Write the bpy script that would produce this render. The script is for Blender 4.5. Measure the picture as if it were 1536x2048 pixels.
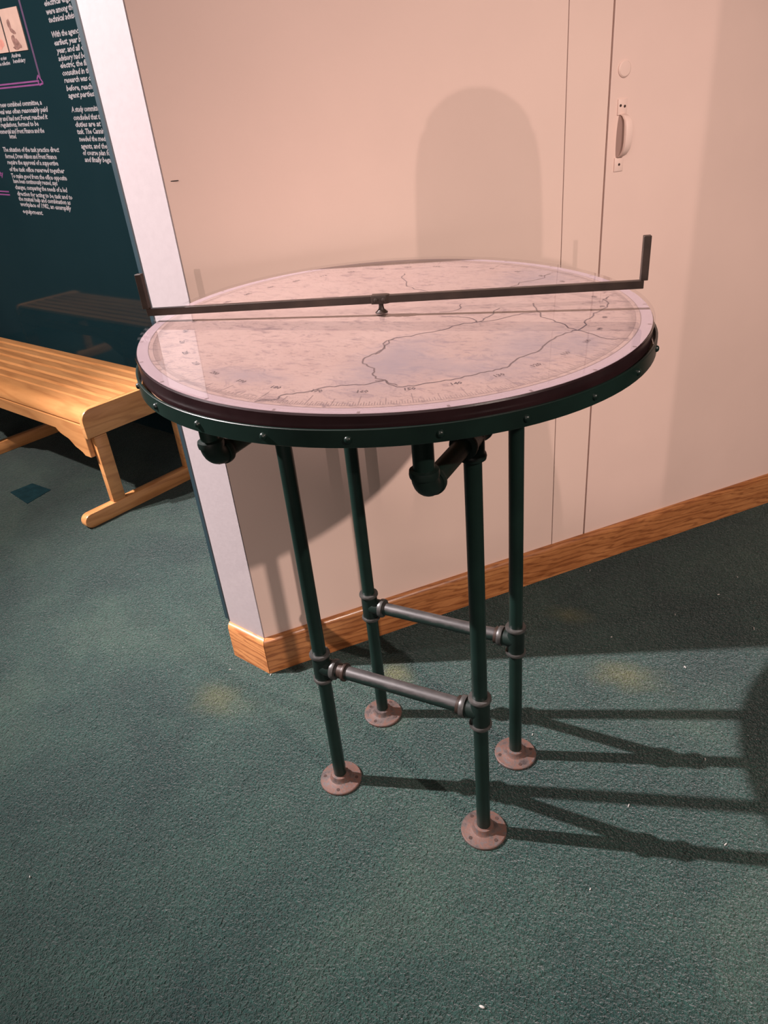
import bpy, bmesh, math, random
from mathutils import Vector, Matrix

for o in list(bpy.data.objects):
    bpy.data.objects.remove(o)
scene = bpy.context.scene
COL = scene.collection
random.seed(7)
R_ = math.radians

# ------------------------------------------------------------------ camera
cam_d = bpy.data.cameras.new('camera')
cam = bpy.data.objects.new('camera', cam_d)
COL.objects.link(cam)
CAM_ROT = (1.05649, 0.08894, 0.46366)
CAM_LOC = Vector((0.4901, -0.9513, 1.2479))
cam.location = CAM_LOC
cam.rotation_euler = CAM_ROT
cam_d.sensor_fit = 'AUTO'
cam_d.sensor_width = 36.0
cam_d.lens = 1410.42 / 2048 * 36.0
cam_d.clip_start = 0.01
scene.camera = cam

# ------------------------------------------------------------------ world
world = bpy.data.worlds.new('world')
scene.world = world
world.use_nodes = True
world.node_tree.nodes['Background'].inputs[0].default_value = (0.9, 0.72, 0.66, 1)
world.node_tree.nodes['Background'].inputs[1].default_value = 0.05

# ------------------------------------------------------------------ lights
def spot(name, loc, target, watts, colour, angle, blend, radius):
    d = bpy.data.lights.new(name, 'SPOT')
    d.energy = watts
    d.color = colour
    d.spot_size = R_(angle)
    d.spot_blend = blend
    d.shadow_soft_size = radius
    o = bpy.data.objects.new(name, d)
    COL.objects.link(o)
    o.location = loc
    o.rotation_euler = (Vector(target) - Vector(loc)).to_track_quat('-Z', 'Y').to_euler()
    return o

def area(name, loc, sx, sy, watts, colour):
    d = bpy.data.lights.new(name, 'AREA')
    d.shape = 'RECTANGLE'
    d.size, d.size_y = sx, sy
    d.energy = watts
    d.color = colour
    o = bpy.data.objects.new(name, d)
    COL.objects.link(o)
    o.location = loc
    return o

spot('spotlight_left', (-3.04, -1.02, 3.54), (0.10, 0.72, 0.1), 2350, (1.0, 0.88, 0.88), 48, 1.0, 0.03)
spot('bench_fill_spot', (-2.75, -1.25, 3.54), (-2.35, 1.0, 0.6), 580, (1.0, 0.86, 0.80), 72, 0.9, 0.04)  # added spot to brighten bench and panel, lamp itself unseen
spot('spotlight_right', (2.66, -1.19, 2.69), (0.35, 1.0, 0.05), 370, (1.0, 0.80, 0.71), 62, 1.0, 0.03)
spot('spotlight_far', (2.99, -7.2, 2.37), (0.235, 1.01, 1.4), 400, (1.0, 0.76, 0.70), 17.5, 0.3, 0.018)
area('ceiling_fill', (0.2, -2.6, 3.6), 3.0, 3.0, 25, (1.0, 0.84, 0.78))  # added overhead ambient fill, stands for no visible fixture
hall = area('hall_fill', (1.6, -6.2, 2.6), 3.2, 1.6, 88, (1.0, 0.80, 0.74))  # added soft fill behind the camera, lifts the wall shadows
hall.rotation_euler = (Vector((0.0, 0.8, 0.8)) - hall.location).to_track_quat('-Z', 'Y').to_euler()

# ------------------------------------------------------------------ exposure
scene.view_settings.view_transform = 'Standard'
scene.view_settings.look = 'None'
scene.view_settings.gamma = 1.0
scene.view_settings.exposure = 0.38
scene.view_settings.use_curve_mapping = False

# ================================================================== materials
def mat(name):
    m = bpy.data.materials.new(name)
    m.use_nodes = True
    nt = m.node_tree
    return m, nt, nt.nodes['Principled BSDF']

def N(nt, t, **kw):
    n = nt.nodes.new(t)
    for k, v in kw.items():
        if k.startswith('i_'):
            n.inputs[k[2:].replace('_', ' ')].default_value = v
        else:
            setattr(n, k, v)
    return n

def ramp(nt, fac, stops):
    r = nt.nodes.new('ShaderNodeValToRGB')
    while len(r.color_ramp.elements) < len(stops):
        r.color_ramp.elements.new(0.5)
    for e, (p, c) in zip(r.color_ramp.elements, stops):
        e.position = p
        e.color = (*c, 1)
    nt.links.new(fac, r.inputs[0])
    return r

def coords(nt, scale=(1, 1, 1), per_object=False):
    tc = nt.nodes.new('ShaderNodeTexCoord')
    mp = nt.nodes.new('ShaderNodeMapping')
    mp.inputs['Scale'].default_value = scale
    nt.links.new(tc.outputs['Object'], mp.inputs[0])
    if per_object:
        oi = nt.nodes.new('ShaderNodeObjectInfo')
        cb = nt.nodes.new('ShaderNodeMath'); cb.operation = 'MULTIPLY'; cb.inputs[1].default_value = 7.0
        nt.links.new(oi.outputs['Random'], cb.inputs[0])
        nt.links.new(cb.outputs[0], mp.inputs['Location'])
    return mp.outputs[0]

def noise(nt, vec, scale, detail=4, rough=0.55, dist=0.0):
    n = N(nt, 'ShaderNodeTexNoise', i_Scale=scale, i_Detail=detail, i_Roughness=rough, i_Distortion=dist)
    nt.links.new(vec, n.inputs['Vector'])
    return n.outputs['Fac']

def bump(nt, b, h, strength, dist=0.002):
    n = N(nt, 'ShaderNodeBump', i_Strength=strength, i_Distance=dist)
    nt.links.new(h, n.inputs['Height'])
    nt.links.new(n.outputs[0], b.inputs['Normal'])

def mix(nt, fac, a, b, mode='MIX'):
    n = nt.nodes.new('ShaderNodeMix'); n.data_type = 'RGBA'; n.blend_type = mode
    for sock, v in ((n.inputs[0], fac), (n.inputs[6], a), (n.inputs[7], b)):
        if hasattr(v, 'links') or isinstance(v, bpy.types.NodeSocket):
            nt.links.new(v, sock)
        elif isinstance(v, (int, float)):
            sock.default_value = v
        else:
            sock.default_value = (*v, 1)
    return n.outputs[2]

def paint(name, c, rough=0.6, var=0.06, scale=3.0, bmp=0.05, bscale=220, spec=0.4):
    m, nt, b = mat(name)
    v = coords(nt)
    f = noise(nt, v, scale, 5)
    lo = tuple(x * (1 - var) for x in c); hi = tuple(min(1, x * (1 + var)) for x in c)
    r = ramp(nt, f, [(0.3, lo), (0.7, hi)])
    nt.links.new(r.outputs[0], b.inputs['Base Color'])
    b.inputs['Roughness'].default_value = rough
    b.inputs['Specular IOR Level'].default_value = spec
    if bmp:
        bump(nt, b, noise(nt, v, bscale, 3), bmp)
    return m

def wood(name, dark, mid, light, axis='X', rough=0.35, ring=14, coat=0.3, fine=0.35):
    m, nt, b = mat(name)
    sc = {'X': (0.12, 1, 1), 'Y': (1, 0.12, 1), 'Z': (1, 1, 0.12)}[axis]
    v = coords(nt, sc, True)
    n1 = noise(nt, v, ring, 5, 0.6, 1.2)
    w = N(nt, 'ShaderNodeTexWave', wave_type='BANDS', bands_direction='DIAGONAL', i_Scale=ring * 1.3, i_Distortion=9.0, i_Detail=3.0)
    w.inputs['Detail Scale'].default_value = 1.4
    nt.links.new(v, w.inputs['Vector'])
    f2 = noise(nt, v, ring * 14, 3, 0.7)
    base = ramp(nt, n1, [(0.25, dark), (0.5, mid), (0.75, light)])
    grain = ramp(nt, w.outputs['Fac'], [(0.0, tuple(x * 0.62 for x in mid)), (0.35, (1, 1, 1))])
    c = mix(nt, fine, base.outputs[0], grain.outputs[0], 'MULTIPLY')
    pores = ramp(nt, f2, [(0.36, (0.72, 0.66, 0.6)), (0.5, (1, 1, 1))])
    c = mix(nt, fine, c, pores.outputs[0], 'MULTIPLY')
    nt.links.new(c, b.inputs['Base Color'])
    b.inputs['Roughness'].default_value = rough
    b.inputs['Coat Weight'].default_value = coat
    b.inputs['Coat Roughness'].default_value = 0.18
    bump(nt, b, f2, 0.06)
    return m

M = {}
# carpet: short loop pile, deep green with yellowish olive patches
def carpet():
    m, nt, b = mat('green_carpet')
    v = coords(nt)
    big = noise(nt, v, 2.2, 4, 0.6, 0.4)
    med = noise(nt, v, 9.0, 4, 0.6)
    loop = noise(nt, v, 190, 2, 0.6, 0.8)
    tuft = noise(nt, v, 70, 3, 0.6)
    c1 = ramp(nt, big, [(0.36, (0.0095, 0.033, 0.030)), (0.52, (0.017, 0.047, 0.040)), (0.66, (0.028, 0.061, 0.049))])
    c2 = ramp(nt, med, [(0.3, (0.74, 0.76, 0.78)), (0.7, (1.14, 1.12, 1.08))])
    c = mix(nt, 0.75, c1.outputs[0], c2.outputs[0], 'MULTIPLY')
    # yellowish olive spots in the pile, each with its own place on the floor
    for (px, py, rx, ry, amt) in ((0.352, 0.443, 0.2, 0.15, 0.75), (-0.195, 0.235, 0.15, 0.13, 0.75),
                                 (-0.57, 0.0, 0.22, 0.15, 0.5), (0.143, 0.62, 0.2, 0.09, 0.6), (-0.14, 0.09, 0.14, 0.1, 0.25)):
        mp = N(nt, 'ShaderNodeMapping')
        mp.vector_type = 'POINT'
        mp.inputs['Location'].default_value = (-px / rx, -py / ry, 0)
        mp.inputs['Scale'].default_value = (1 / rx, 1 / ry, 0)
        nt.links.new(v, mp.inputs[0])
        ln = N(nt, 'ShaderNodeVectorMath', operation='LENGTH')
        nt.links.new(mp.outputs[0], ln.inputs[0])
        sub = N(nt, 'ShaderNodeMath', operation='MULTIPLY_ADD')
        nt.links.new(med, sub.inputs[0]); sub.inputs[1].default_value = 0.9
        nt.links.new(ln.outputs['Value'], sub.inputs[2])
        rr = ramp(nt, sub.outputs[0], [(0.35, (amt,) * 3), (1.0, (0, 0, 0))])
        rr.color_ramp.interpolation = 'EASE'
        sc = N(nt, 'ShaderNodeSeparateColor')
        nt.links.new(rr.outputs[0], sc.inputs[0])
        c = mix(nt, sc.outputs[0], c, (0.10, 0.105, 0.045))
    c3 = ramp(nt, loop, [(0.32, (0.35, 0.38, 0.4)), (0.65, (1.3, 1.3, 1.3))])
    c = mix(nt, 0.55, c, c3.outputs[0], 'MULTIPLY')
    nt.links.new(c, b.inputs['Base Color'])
    b.inputs['Roughness'].default_value = 0.95
    b.inputs['Specular IOR Level'].default_value = 0.1
    b.inputs['Sheen Weight'].default_value = 0.15
    b.inputs['Sheen Roughness'].default_value = 0.5
    add = N(nt, 'ShaderNodeMath', operation='MULTIPLY_ADD')
    nt.links.new(tuft, add.inputs[0]); add.inputs[1].default_value = 0.8
    nt.links.new(loop, add.inputs[2])
    bump(nt, b, add.outputs[0], 1.0, 0.012)
    return m
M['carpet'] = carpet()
M['carpet_patch'] = paint('carpet_patch', (0.006, 0.024, 0.030), 0.95, 0.25, 40, 0.8, 190, 0.1)
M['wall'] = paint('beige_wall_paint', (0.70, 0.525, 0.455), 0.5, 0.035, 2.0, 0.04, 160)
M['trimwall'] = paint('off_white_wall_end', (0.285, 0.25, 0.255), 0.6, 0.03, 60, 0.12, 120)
M['door'] = paint('beige_door_paint', (0.70, 0.52, 0.455), 0.45, 0.04, 2.5, 0.04, 140)
M['dark'] = paint('black_gap', (0.006, 0.006, 0.007), 0.8, 0, 3, 0)
M['ceiling'] = paint('ceiling_paint', (0.25, 0.22, 0.2), 0.9, 0.05)
M['hall'] = paint('hall_wall_paint', (0.16, 0.15, 0.14), 0.8, 0.05)
M['oak'] = wood('oak_baseboard', (0.25, 0.085, 0.025), (0.40, 0.16, 0.055), (0.52, 0.235, 0.085), 'X', 0.4, 30, 0.25, 0.5)
M['maple'] = wood('honey_bench_wood', (0.46, 0.20, 0.070), (0.56, 0.26, 0.095), (0.62, 0.305, 0.12), 'X', 0.3, 7, 0.45, 0.22)
M['maple_leg'] = wood('honey_leg_wood', (0.50, 0.22, 0.075), (0.60, 0.285, 0.105), (0.68, 0.34, 0.135), 'Y', 0.35, 8, 0.35, 0.3)
M['ply'] = wood('raw_plywood', (0.30, 0.18, 0.11), (0.42, 0.26, 0.16), (0.5, 0.33, 0.21), 'X', 0.7, 12, 0, 0.5)
M['edge'] = paint('dark_mahogany_edge', (0.017, 0.008, 0.009), 0.28, 0.4, 12, 0.08, 60)
M['green'] = paint('dark_green_enamel', (0.0045, 0.0135, 0.0105), 0.36, 0.25, 14, 0.05, 90, 0.4)
M['bronze'] = paint('dark_bronze', (0.028, 0.018, 0.014), 0.45, 0.3, 30, 0.08, 200, 0.35)
M['bronze'].node_tree.nodes['Principled BSDF'].inputs['Metallic'].default_value = 0.1

def worn_pipe():
    m, nt, b = mat('worn_green_pipe')
    v = coords(nt)
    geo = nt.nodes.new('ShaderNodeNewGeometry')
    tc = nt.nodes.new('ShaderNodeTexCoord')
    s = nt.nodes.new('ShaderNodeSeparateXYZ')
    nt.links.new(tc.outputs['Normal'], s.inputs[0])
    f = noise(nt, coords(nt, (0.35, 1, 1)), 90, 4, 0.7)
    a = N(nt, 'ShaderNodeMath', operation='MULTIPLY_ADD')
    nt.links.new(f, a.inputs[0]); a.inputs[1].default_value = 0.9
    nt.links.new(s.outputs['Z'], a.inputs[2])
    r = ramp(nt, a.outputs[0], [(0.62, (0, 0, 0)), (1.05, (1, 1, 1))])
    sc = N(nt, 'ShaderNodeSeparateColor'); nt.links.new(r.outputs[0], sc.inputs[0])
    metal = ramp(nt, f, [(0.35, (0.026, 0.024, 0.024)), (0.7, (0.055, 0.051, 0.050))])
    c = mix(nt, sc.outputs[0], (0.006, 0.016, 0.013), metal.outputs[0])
    nt.links.new(c, b.inputs['Base Color'])
    b.inputs['Roughness'].default_value = 0.45
    b.inputs['Metallic'].default_value = 0.1
    return m
M['worn'] = worn_pipe()
M['tee'] = paint('worn_fitting_enamel', (0.0045, 0.0105, 0.0085), 0.45, 0.3, 30, 0.1, 150, 0.3)
M['rim'] = paint('bare_fitting_rim', (0.036, 0.035, 0.033), 0.4, 0.45, 40, 0.1, 200, 0.6)
def rust():
    m, nt, b = mat('rusty_flange_iron')
    v = coords(nt, (1, 1, 1), True)
    f = noise(nt, v, 38, 6, 0.7)
    r = ramp(nt, f, [(0.36, (0.035, 0.025, 0.024)), (0.46, (0.075, 0.055, 0.050)), (0.54, (0.105, 0.050, 0.036)), (0.64, (0.070, 0.062, 0.062))])
    nt.links.new(r.outputs[0], b.inputs['Base Color'])
    b.inputs['Roughness'].default_value = 0.6
    b.inputs['Metallic'].default_value = 0.15
    bump(nt, b, noise(nt, v, 160, 4), 0.25)
    return m
M['rust'] = rust()
M['hole'] = paint('dark_screw_hole', (0.035, 0.018, 0.014), 0.7, 0.2, 40, 0)

def mapmat():
    m, nt, b = mat('printed_map_paper')
    v = coords(nt)
    st = coords(nt, (1.0, 1.8, 1.0))
    f1 = noise(nt, v, 7, 6, 0.65, 0.6)
    f2 = noise(nt, st, 26, 6, 0.7, 1.6)
    f3 = noise(nt, st, 75, 4, 0.7, 0.8)
    c0 = ramp(nt, f1, [(0.3, (0.30, 0.21, 0.185)), (0.7, (0.35, 0.255, 0.225))])
    relief = ramp(nt, f2, [(0.36, (0.55, 0.54, 0.62)), (0.47, (1, 1, 1))])
    c = mix(nt, 0.75, c0.outputs[0], relief.outputs[0], 'MULTIPLY')
    fine = ramp(nt, f3, [(0.34, (0.6, 0.6, 0.65)), (0.46, (1, 1, 1))])
    c = mix(nt, 0.7, c, fine.outputs[0], 'MULTIPLY')
    # printed grey-blue lake areas
    for (px, py, rx, ry) in ((0.105, -0.20, 0.035, 0.06), (0.185, -0.19, 0.05, 0.02), (0.235, -0.09, 0.03, 0.05),
                             (0.09, -0.175, 0.02, 0.05), (-0.06, -0.286, 0.035, 0.014), (0.16, 0.25, 0.04, 0.05), (0.30, -0.06, 0.02, 0.03)):
        mp = N(nt, 'ShaderNodeMapping')
        mp.inputs['Location'].default_value = (-px / rx, -py / ry, 0)
        mp.inputs['Scale'].default_value = (1 / rx, 1 / ry, 0)
        nt.links.new(v, mp.inputs[0])
        ln = N(nt, 'ShaderNodeVectorMath', operation='LENGTH')
        nt.links.new(mp.outputs[0], ln.inputs[0])
        ad = N(nt, 'ShaderNodeMath', operation='MULTIPLY_ADD')
        nt.links.new(f2, ad.inputs[0]); ad.inputs[1].default_value = 3.2
        nt.links.new(ln.outputs['Value'], ad.inputs[2])
        rr = ramp(nt, ad.outputs[0], [(0.0, (0.0,) * 3), (1.0, (1, 1, 1))])
        dv = N(nt, 'ShaderNodeMath', operation='MULTIPLY_ADD'); dv.inputs[1].default_value = 0.45; dv.inputs[2].default_value = -0.78
        nt.links.new(ad.outputs[0], dv.inputs[0])
        nt.links.new(dv.outputs[0], rr.inputs[0])
        sc = N(nt, 'ShaderNodeSeparateColor'); nt.links.new(rr.outputs[0], sc.inputs[0])
        iv = N(nt, 'ShaderNodeMath', operation='MULTIPLY_ADD'); iv.inputs[1].default_value = -0.7; iv.inputs[2].default_value = 0.7
        nt.links.new(sc.outputs[0], iv.inputs[0])
        c = mix(nt, iv.outputs[0], c, (0.20, 0.165, 0.18))
    # outer printed margin, paler and pinker
    ln = N(nt, 'ShaderNodeVectorMath', operation='LENGTH')
    fl = coords(nt, (1, 1, 0))
    nt.links.new(fl, ln.inputs[0])
    gt = N(nt, 'ShaderNodeMath', operation='GREATER_THAN'); gt.inputs[1].default_value = 0.3555
    nt.links.new(ln.outputs['Value'], gt.inputs[0])
    c = mix(nt, gt.outputs[0], c, (0.32, 0.245, 0.255))
    nt.links.new(c, b.inputs['Base Color'])
    b.inputs['Roughness'].default_value = 0.6
    b.inputs['Specular IOR Level'].default_value = 0.2
    return m
M['map'] = mapmat()
M['ink'] = paint('grey_map_ink', (0.085, 0.06, 0.065), 0.7, 0.1, 20, 0)
M['ink2'] = paint('pale_scale_ink', (0.19, 0.135, 0.13), 0.7, 0.1, 20, 0)

def glass():
    m = bpy.data.materials.new('clear_glass')
    m.use_nodes = True
    nt = m.node_tree
    nt.nodes.clear()
    out = nt.nodes.new('ShaderNodeOutputMaterial')
    tr = N(nt, 'ShaderNodeBsdfTransparent'); tr.inputs[0].default_value = (0.965, 0.96, 0.965, 1)
    gl = N(nt, 'ShaderNodeBsdfGlossy', i_Roughness=0.02)
    fr = N(nt, 'ShaderNodeFresnel', i_IOR=1.5)
    mx = nt.nodes.new('ShaderNodeMixShader')
    ge = nt.nodes.new('ShaderNodeNewGeometry')          # reflect at the outer faces only
    fx = N(nt, 'ShaderNodeMath', operation='MULTIPLY_ADD'); fx.inputs[1].default_value = -1.0; fx.inputs[2].default_value = 1.0
    nt.links.new(ge.outputs['Backfacing'], fx.inputs[0])
    fm = N(nt, 'ShaderNodeMath', operation='MULTIPLY')
    nt.links.new(fx.outputs[0], fm.inputs[0]); nt.links.new(fr.outputs[0], fm.inputs[1])
    nt.links.new(fm.outputs[0], mx.inputs[0])
    nt.links.new(tr.outputs[0], mx.inputs[1])
    nt.links.new(gl.outputs[0], mx.inputs[2])
    nt.links.new(mx.outputs[0], out.inputs[0])
    return m
M['glass'] = glass()

def gloss_panel():
    m, nt, b = mat('glossy_teal_panel')
    v = coords(nt)
    r = ramp(nt, noise(nt, v, 1.5, 3), [(0.3, (0.0075, 0.026, 0.034)), (0.7, (0.010, 0.031, 0.040))])
    nt.links.new(r.outputs[0], b.inputs['Base Color'])
    b.inputs['Roughness'].default_value = 0.06
    b.inputs['IOR'].default_value = 1.5
    return m
M['panel'] = gloss_panel()
M['panel_edge'] = paint('blue_grey_board_edge', (0.013, 0.029, 0.037), 0.5, 0.1, 8, 0.05)
M['text'] = paint('white_print', (0.40, 0.385, 0.42), 0.5, 0.12, 300, 0)
M['purple'] = paint('purple_print', (0.11, 0.065, 0.13), 0.5, 0.1, 30, 0)
M['magenta'] = paint('magenta_print', (0.24, 0.075, 0.23), 0.5, 0.1, 30, 0)
M['print'] = paint('sepia_photo_paper', (0.58, 0.40, 0.34), 0.5, 0.1, 12, 0)
M['print_dark'] = paint('sepia_photo_shadow', (0.28, 0.16, 0.14), 0.5, 0.45, 60, 0)
M['print_red'] = paint('faded_red_photo', (0.66, 0.30, 0.25), 0.5, 0.2, 30, 0)
M['lint'] = paint('pale_lint', (0.38, 0.37, 0.35), 0.9, 0.1, 100, 0)
M['skin'] = paint('skin', (0.55, 0.34, 0.26), 0.5, 0.05, 20, 0.03)
M['shirt'] = paint('navy_shirt', (0.03, 0.04, 0.08), 0.9, 0.2, 30, 0.1)
M['trousers'] = paint('grey_trousers', (0.06, 0.06, 0.065), 0.9, 0.2, 30, 0.1)
M['hair'] = paint('brown_hair', (0.035, 0.02, 0.013), 0.5, 0.3, 60, 0.3)
M['phone'] = paint('black_phone', (0.01, 0.01, 0.012), 0.2, 0, 3, 0)
M['shoe'] = paint('dark_shoe', (0.02, 0.017, 0.015), 0.5, 0.1, 30, 0)

# ================================================================== mesh helpers
def finish(name, bm, m, parent=None, smooth=35, bevel=0.0, segs=2):
    if bevel:
        bmesh.ops.recalc_face_normals(bm, faces=bm.faces)
        es = [e for e in bm.edges if len(e.link_faces) == 2 and e.calc_face_angle(0) > R_(40)]
        bmesh.ops.bevel(bm, geom=es, offset=bevel, segments=segs, affect='EDGES', profile=0.5, clamp_overlap=True)
    bmesh.ops.recalc_face_normals(bm, faces=bm.faces)
    me = bpy.data.meshes.new(name)
    bm.to_mesh(me); bm.free()
    if smooth:
        me.polygons.foreach_set('use_smooth', [True] * len(me.polygons))
        me.set_sharp_from_angle(angle=R_(smooth))
    for mm in (m if isinstance(m, (list, tuple)) else [m]):
        me.materials.append(mm)
    o = bpy.data.objects.new(name, me)
    COL.objects.link(o)
    if parent is not None:
        o.parent = parent
    return o

def new():
    return bmesh.new()

def box(bm, lo, hi, mx=None):
    vs = [bm.verts.new((x, y, z)) for x in (lo[0], hi[0]) for y in (lo[1], hi[1]) for z in (lo[2], hi[2])]
    if mx is not None:
        for v in vs: v.co = mx @ v.co
    for f in ((0, 1, 3, 2), (4, 6, 7, 5), (0, 4, 5, 1), (2, 3, 7, 6), (0, 2, 6, 4), (1, 5, 7, 3)):
        bm.faces.new([vs[i] for i in f])

def frame_of(axis):
    a = Vector(axis).normalized()
    t = Vector((0, 0, 1)) if abs(a.z) < 0.9 else Vector((1, 0, 0))
    x = t.cross(a).normalized()
    return x, a.cross(x), a

def lathe(bm, prof, origin=(0, 0, 0), axis=(0, 0, 1), seg=28):
    x, y, a = frame_of(axis)
    o = Vector(origin)
    rings = []
    for r, h in prof:
        if r < 1e-6:
            rings.append([bm.verts.new(o + a * h)])
        else:
            rings.append([bm.verts.new(o + a * h + (x * math.cos(t) + y * math.sin(t)) * r)
                          for t in (2 * math.pi * k / seg for k in range(seg))])
    for A, B in zip(rings[:-1], rings[1:]):
        for k in range(seg):
            k2 = (k + 1) % seg
            if len(A) == 1 and len(B) == 1: continue
            if len(A) == 1: bm.faces.new((A[0], B[k2], B[k]))
            elif len(B) == 1: bm.faces.new((A[k], A[k2], B[0]))
            else: bm.faces.new((A[k], A[k2], B[k2], B[k]))
    return rings

def tube(bm, a, b, r, seg=24):
    a, b = Vector(a), Vector(b)
    L = (b - a).length
    lathe(bm, [(0, 0), (r, 0), (r, L), (0, L)], a, b - a, seg)

def prism(bm, poly, lo, hi, put):
    """poly of 2-D points swept from lo to hi; put(p, q, t) -> 3-D"""
    A = [bm.verts.new(put(p, q, lo)) for p, q in poly]
    B = [bm.verts.new(put(p, q, hi)) for p, q in poly]
    bm.faces.new(A); bm.faces.new(list(reversed(B)))
    n = len(poly)
    for i in range(n):
        j = (i + 1) % n
        bm.faces.new((A[i], B[i], B[j], A[j]))

def thing(name, label, cat, loc=(0, 0, 0), rotz=0.0, group=None):
    o = bpy.data.objects.new(name, None)
    COL.objects.link(o)
    o.location = loc
    o.rotation_euler = (0, 0, rotz)
    o.empty_display_size = 0.1
    tag(o, label, cat, group)
    return o

def tag(o, label, cat, group=None):
    o['label'] = label
    o['category'] = cat
    if group: o['group'] = group
    return o

def struct(o):
    o['kind'] = 'structure'
    return o

# ================================================================== the room
WA = 0.8648
CA = 6.0858
K = Vector((-0.5112, 0.1356, 0))
wd = Vector((math.cos(WA), math.sin(WA), 0)); wn = Vector((math.sin(WA), -math.cos(WA), 0))
cd = Vector((math.cos(CA), math.sin(CA), 0)); cn = Vector((math.sin(CA), -math.cos(CA), 0))
CAPW = 0.1322
Lc = K - cd * CAPW
TH = CAPW * math.sin(WA + 2 * math.pi - CA)       # thickness of the partition
BA = R_(-12.3)
ub = Vector((math.cos(BA), math.sin(BA), 0)); vb = Vector((-ub.y, ub.x, 0))
T = Vector((-1.5715, 0.5102, 0))
WALLH = 3.0

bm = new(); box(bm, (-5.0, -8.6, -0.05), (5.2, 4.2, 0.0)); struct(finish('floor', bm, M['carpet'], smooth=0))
bm = new(); box(bm, (-5.0, -8.6, 3.9), (5.2, 4.2, 3.98)); struct(finish('ceiling', bm, M['ceiling'], smooth=0))
bm = new(); box(bm, (-5.0, -8.7, 0), (5.2, -8.6, 3.9)); struct(finish('wall_back', bm, M['hall'], smooth=0))
bm = new(); box(bm, (5.2, -8.6, 0), (5.3, 4.2, 3.9)); struct(finish('wall_far_right', bm, M['hall'], smooth=0))
bm = new(); box(bm, (-5.1, -8.6, 0), (-5.0, 4.2, 3.9)); struct(finish('wall_far_left', bm, M['hall'], smooth=0))
bm = new(); box(bm, (-5.0, 4.2, 0), (5.2, 4.3, 3.9)); struct(finish('wall_front', bm, M['hall'], smooth=0))

def S(s, d, z):                      # point on the partition: along, out from its face, height
    return K + wd * s + wn * d + Vector((0, 0, z))

# partition core + its first painted sheet (up to the seam)
SEAM, GAP = 0.8718, 0.9862
bm = new()
def wallbox(bm, s0, s1, d0, d1, z0, z1):
    vs = [bm.verts.new(S(s, d, z)) for s in (s0, s1) for d in (d0, d1) for z in (z0, z1)]
    for f in ((0, 1, 3, 2), (4, 6, 7, 5), (0, 4, 5, 1), (2, 3, 7, 6), (0, 2, 6, 4), (1, 5, 7, 3)):
        bm.faces.new([vs[i] for i in f])
foot = [K, K + wd * (SEAM - 0.001), K + wd * (SEAM - 0.001) - wn * 0.012, K + wd * 3.0 - wn * 0.012, K + wd * 3.0 - wn * TH, Lc]
A = [bm.verts.new(p) for p in foot]
B = [bm.verts.new(p + Vector((0, 0, WALLH))) for p in foot]
bm.faces.new(list(reversed(A))); bm.faces.new(B)
for i in range(6):
    j = (i + 1) % 6
    bm.faces.new((A[i], A[j], B[j], B[i]))
struct(finish('wall_right', bm, M['wall'], smooth=0))
# door jamb board between the seam and the door gap
bm = new(); wallbox(bm, SEAM + 0.001, GAP - 0.0035, -0.0118, 0.0008, 0.104, WALLH)
struct(finish('trim_1', bm, M['wall'], smooth=0, bevel=0.0007, segs=1))
# the flush door and the sheet past it
bm = new(); wallbox(bm, GAP + 0.001, 1.86, -0.0118, 0.0015, 0.104, 2.15)
door = struct(finish('door_1', bm, M['door'], smooth=0, bevel=0.0015, segs=2))
bm = new(); wallbox(bm, GAP + 0.001, 1.86, -0.0118, 0.0005, 2.154, WALLH); wallbox(bm, 1.864, 3.0, -0.0118, 0.0005, 0.104, WALLH)
struct(finish('trim_2', bm, M['wall'], smooth=0))
# door pull, painted over: two fixing plates and a bowed grip
bm = new()
for z0, z1 in ((1.083, 1.112), (1.198, 1.229)):
    wallbox(bm, 1.008, 1.033, 0.0012, 0.0042, z0, z1)
pull = finish('door_pull', bm, M['door'], door, bevel=0.001)
bm = new()
pts = [(1.112, 0.003), (1.118, 0.017), (1.128, 0.026), (1.142, 0.030), (1.158, 0.031), (1.174, 0.030), (1.187, 0.026), (1.196, 0.017), (1.200, 0.003)]
rows = []
for i, (z, d) in enumerate(pts):
    w = 0.007 + 0.004 * math.sin(math.pi * i / 8)
    rows.append([bm.verts.new(S(1.021 + a * w, d + b, z)) for a, b in ((-1, -0.0035), (1, -0.0035), (0.8, 0.0025), (-0.8, 0.0025))])
for r0, r1 in zip(rows[:-1], rows[1:]):
    for k in range(4):
        bm.faces.new((r0[k], r0[(k + 1) % 4], r1[(k + 1) % 4], r1[k]))
bm.faces.new(rows[0]); bm.faces.new(rows[-1][::-1])
finish('grip', bm, M['door'], pull, bevel=0.0008)
for s, z in ((1.0145, 1.2165), (1.026, 1.2145), (1.021, 1.0975)):
    bm = new()
    lathe(bm, [(0.0028, 0), (0.0028, 0.001), (0, 0.0014)], S(s, 0.0040, z), wn, 10)
    finish('screw', bm, M['hole'], pull)
bm = new()
lathe(bm, [(0.0165, 0), (0.0165, 0.002), (0.014, 0.0042), (0.006, 0.0048), (0, 0.0045)], S(1.020, 0.0013, 1.286), wn, 24)
finish('lock_cover', bm, M['door'], door)

# pale board that faces the end of the partition
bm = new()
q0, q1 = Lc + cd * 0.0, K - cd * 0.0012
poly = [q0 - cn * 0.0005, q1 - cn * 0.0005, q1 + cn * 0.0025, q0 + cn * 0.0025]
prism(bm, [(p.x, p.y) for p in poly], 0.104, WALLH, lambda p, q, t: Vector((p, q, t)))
struct(finish('trim_3', bm, M['trimwall'], smooth=0, bevel=0.0006, segs=1))

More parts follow.
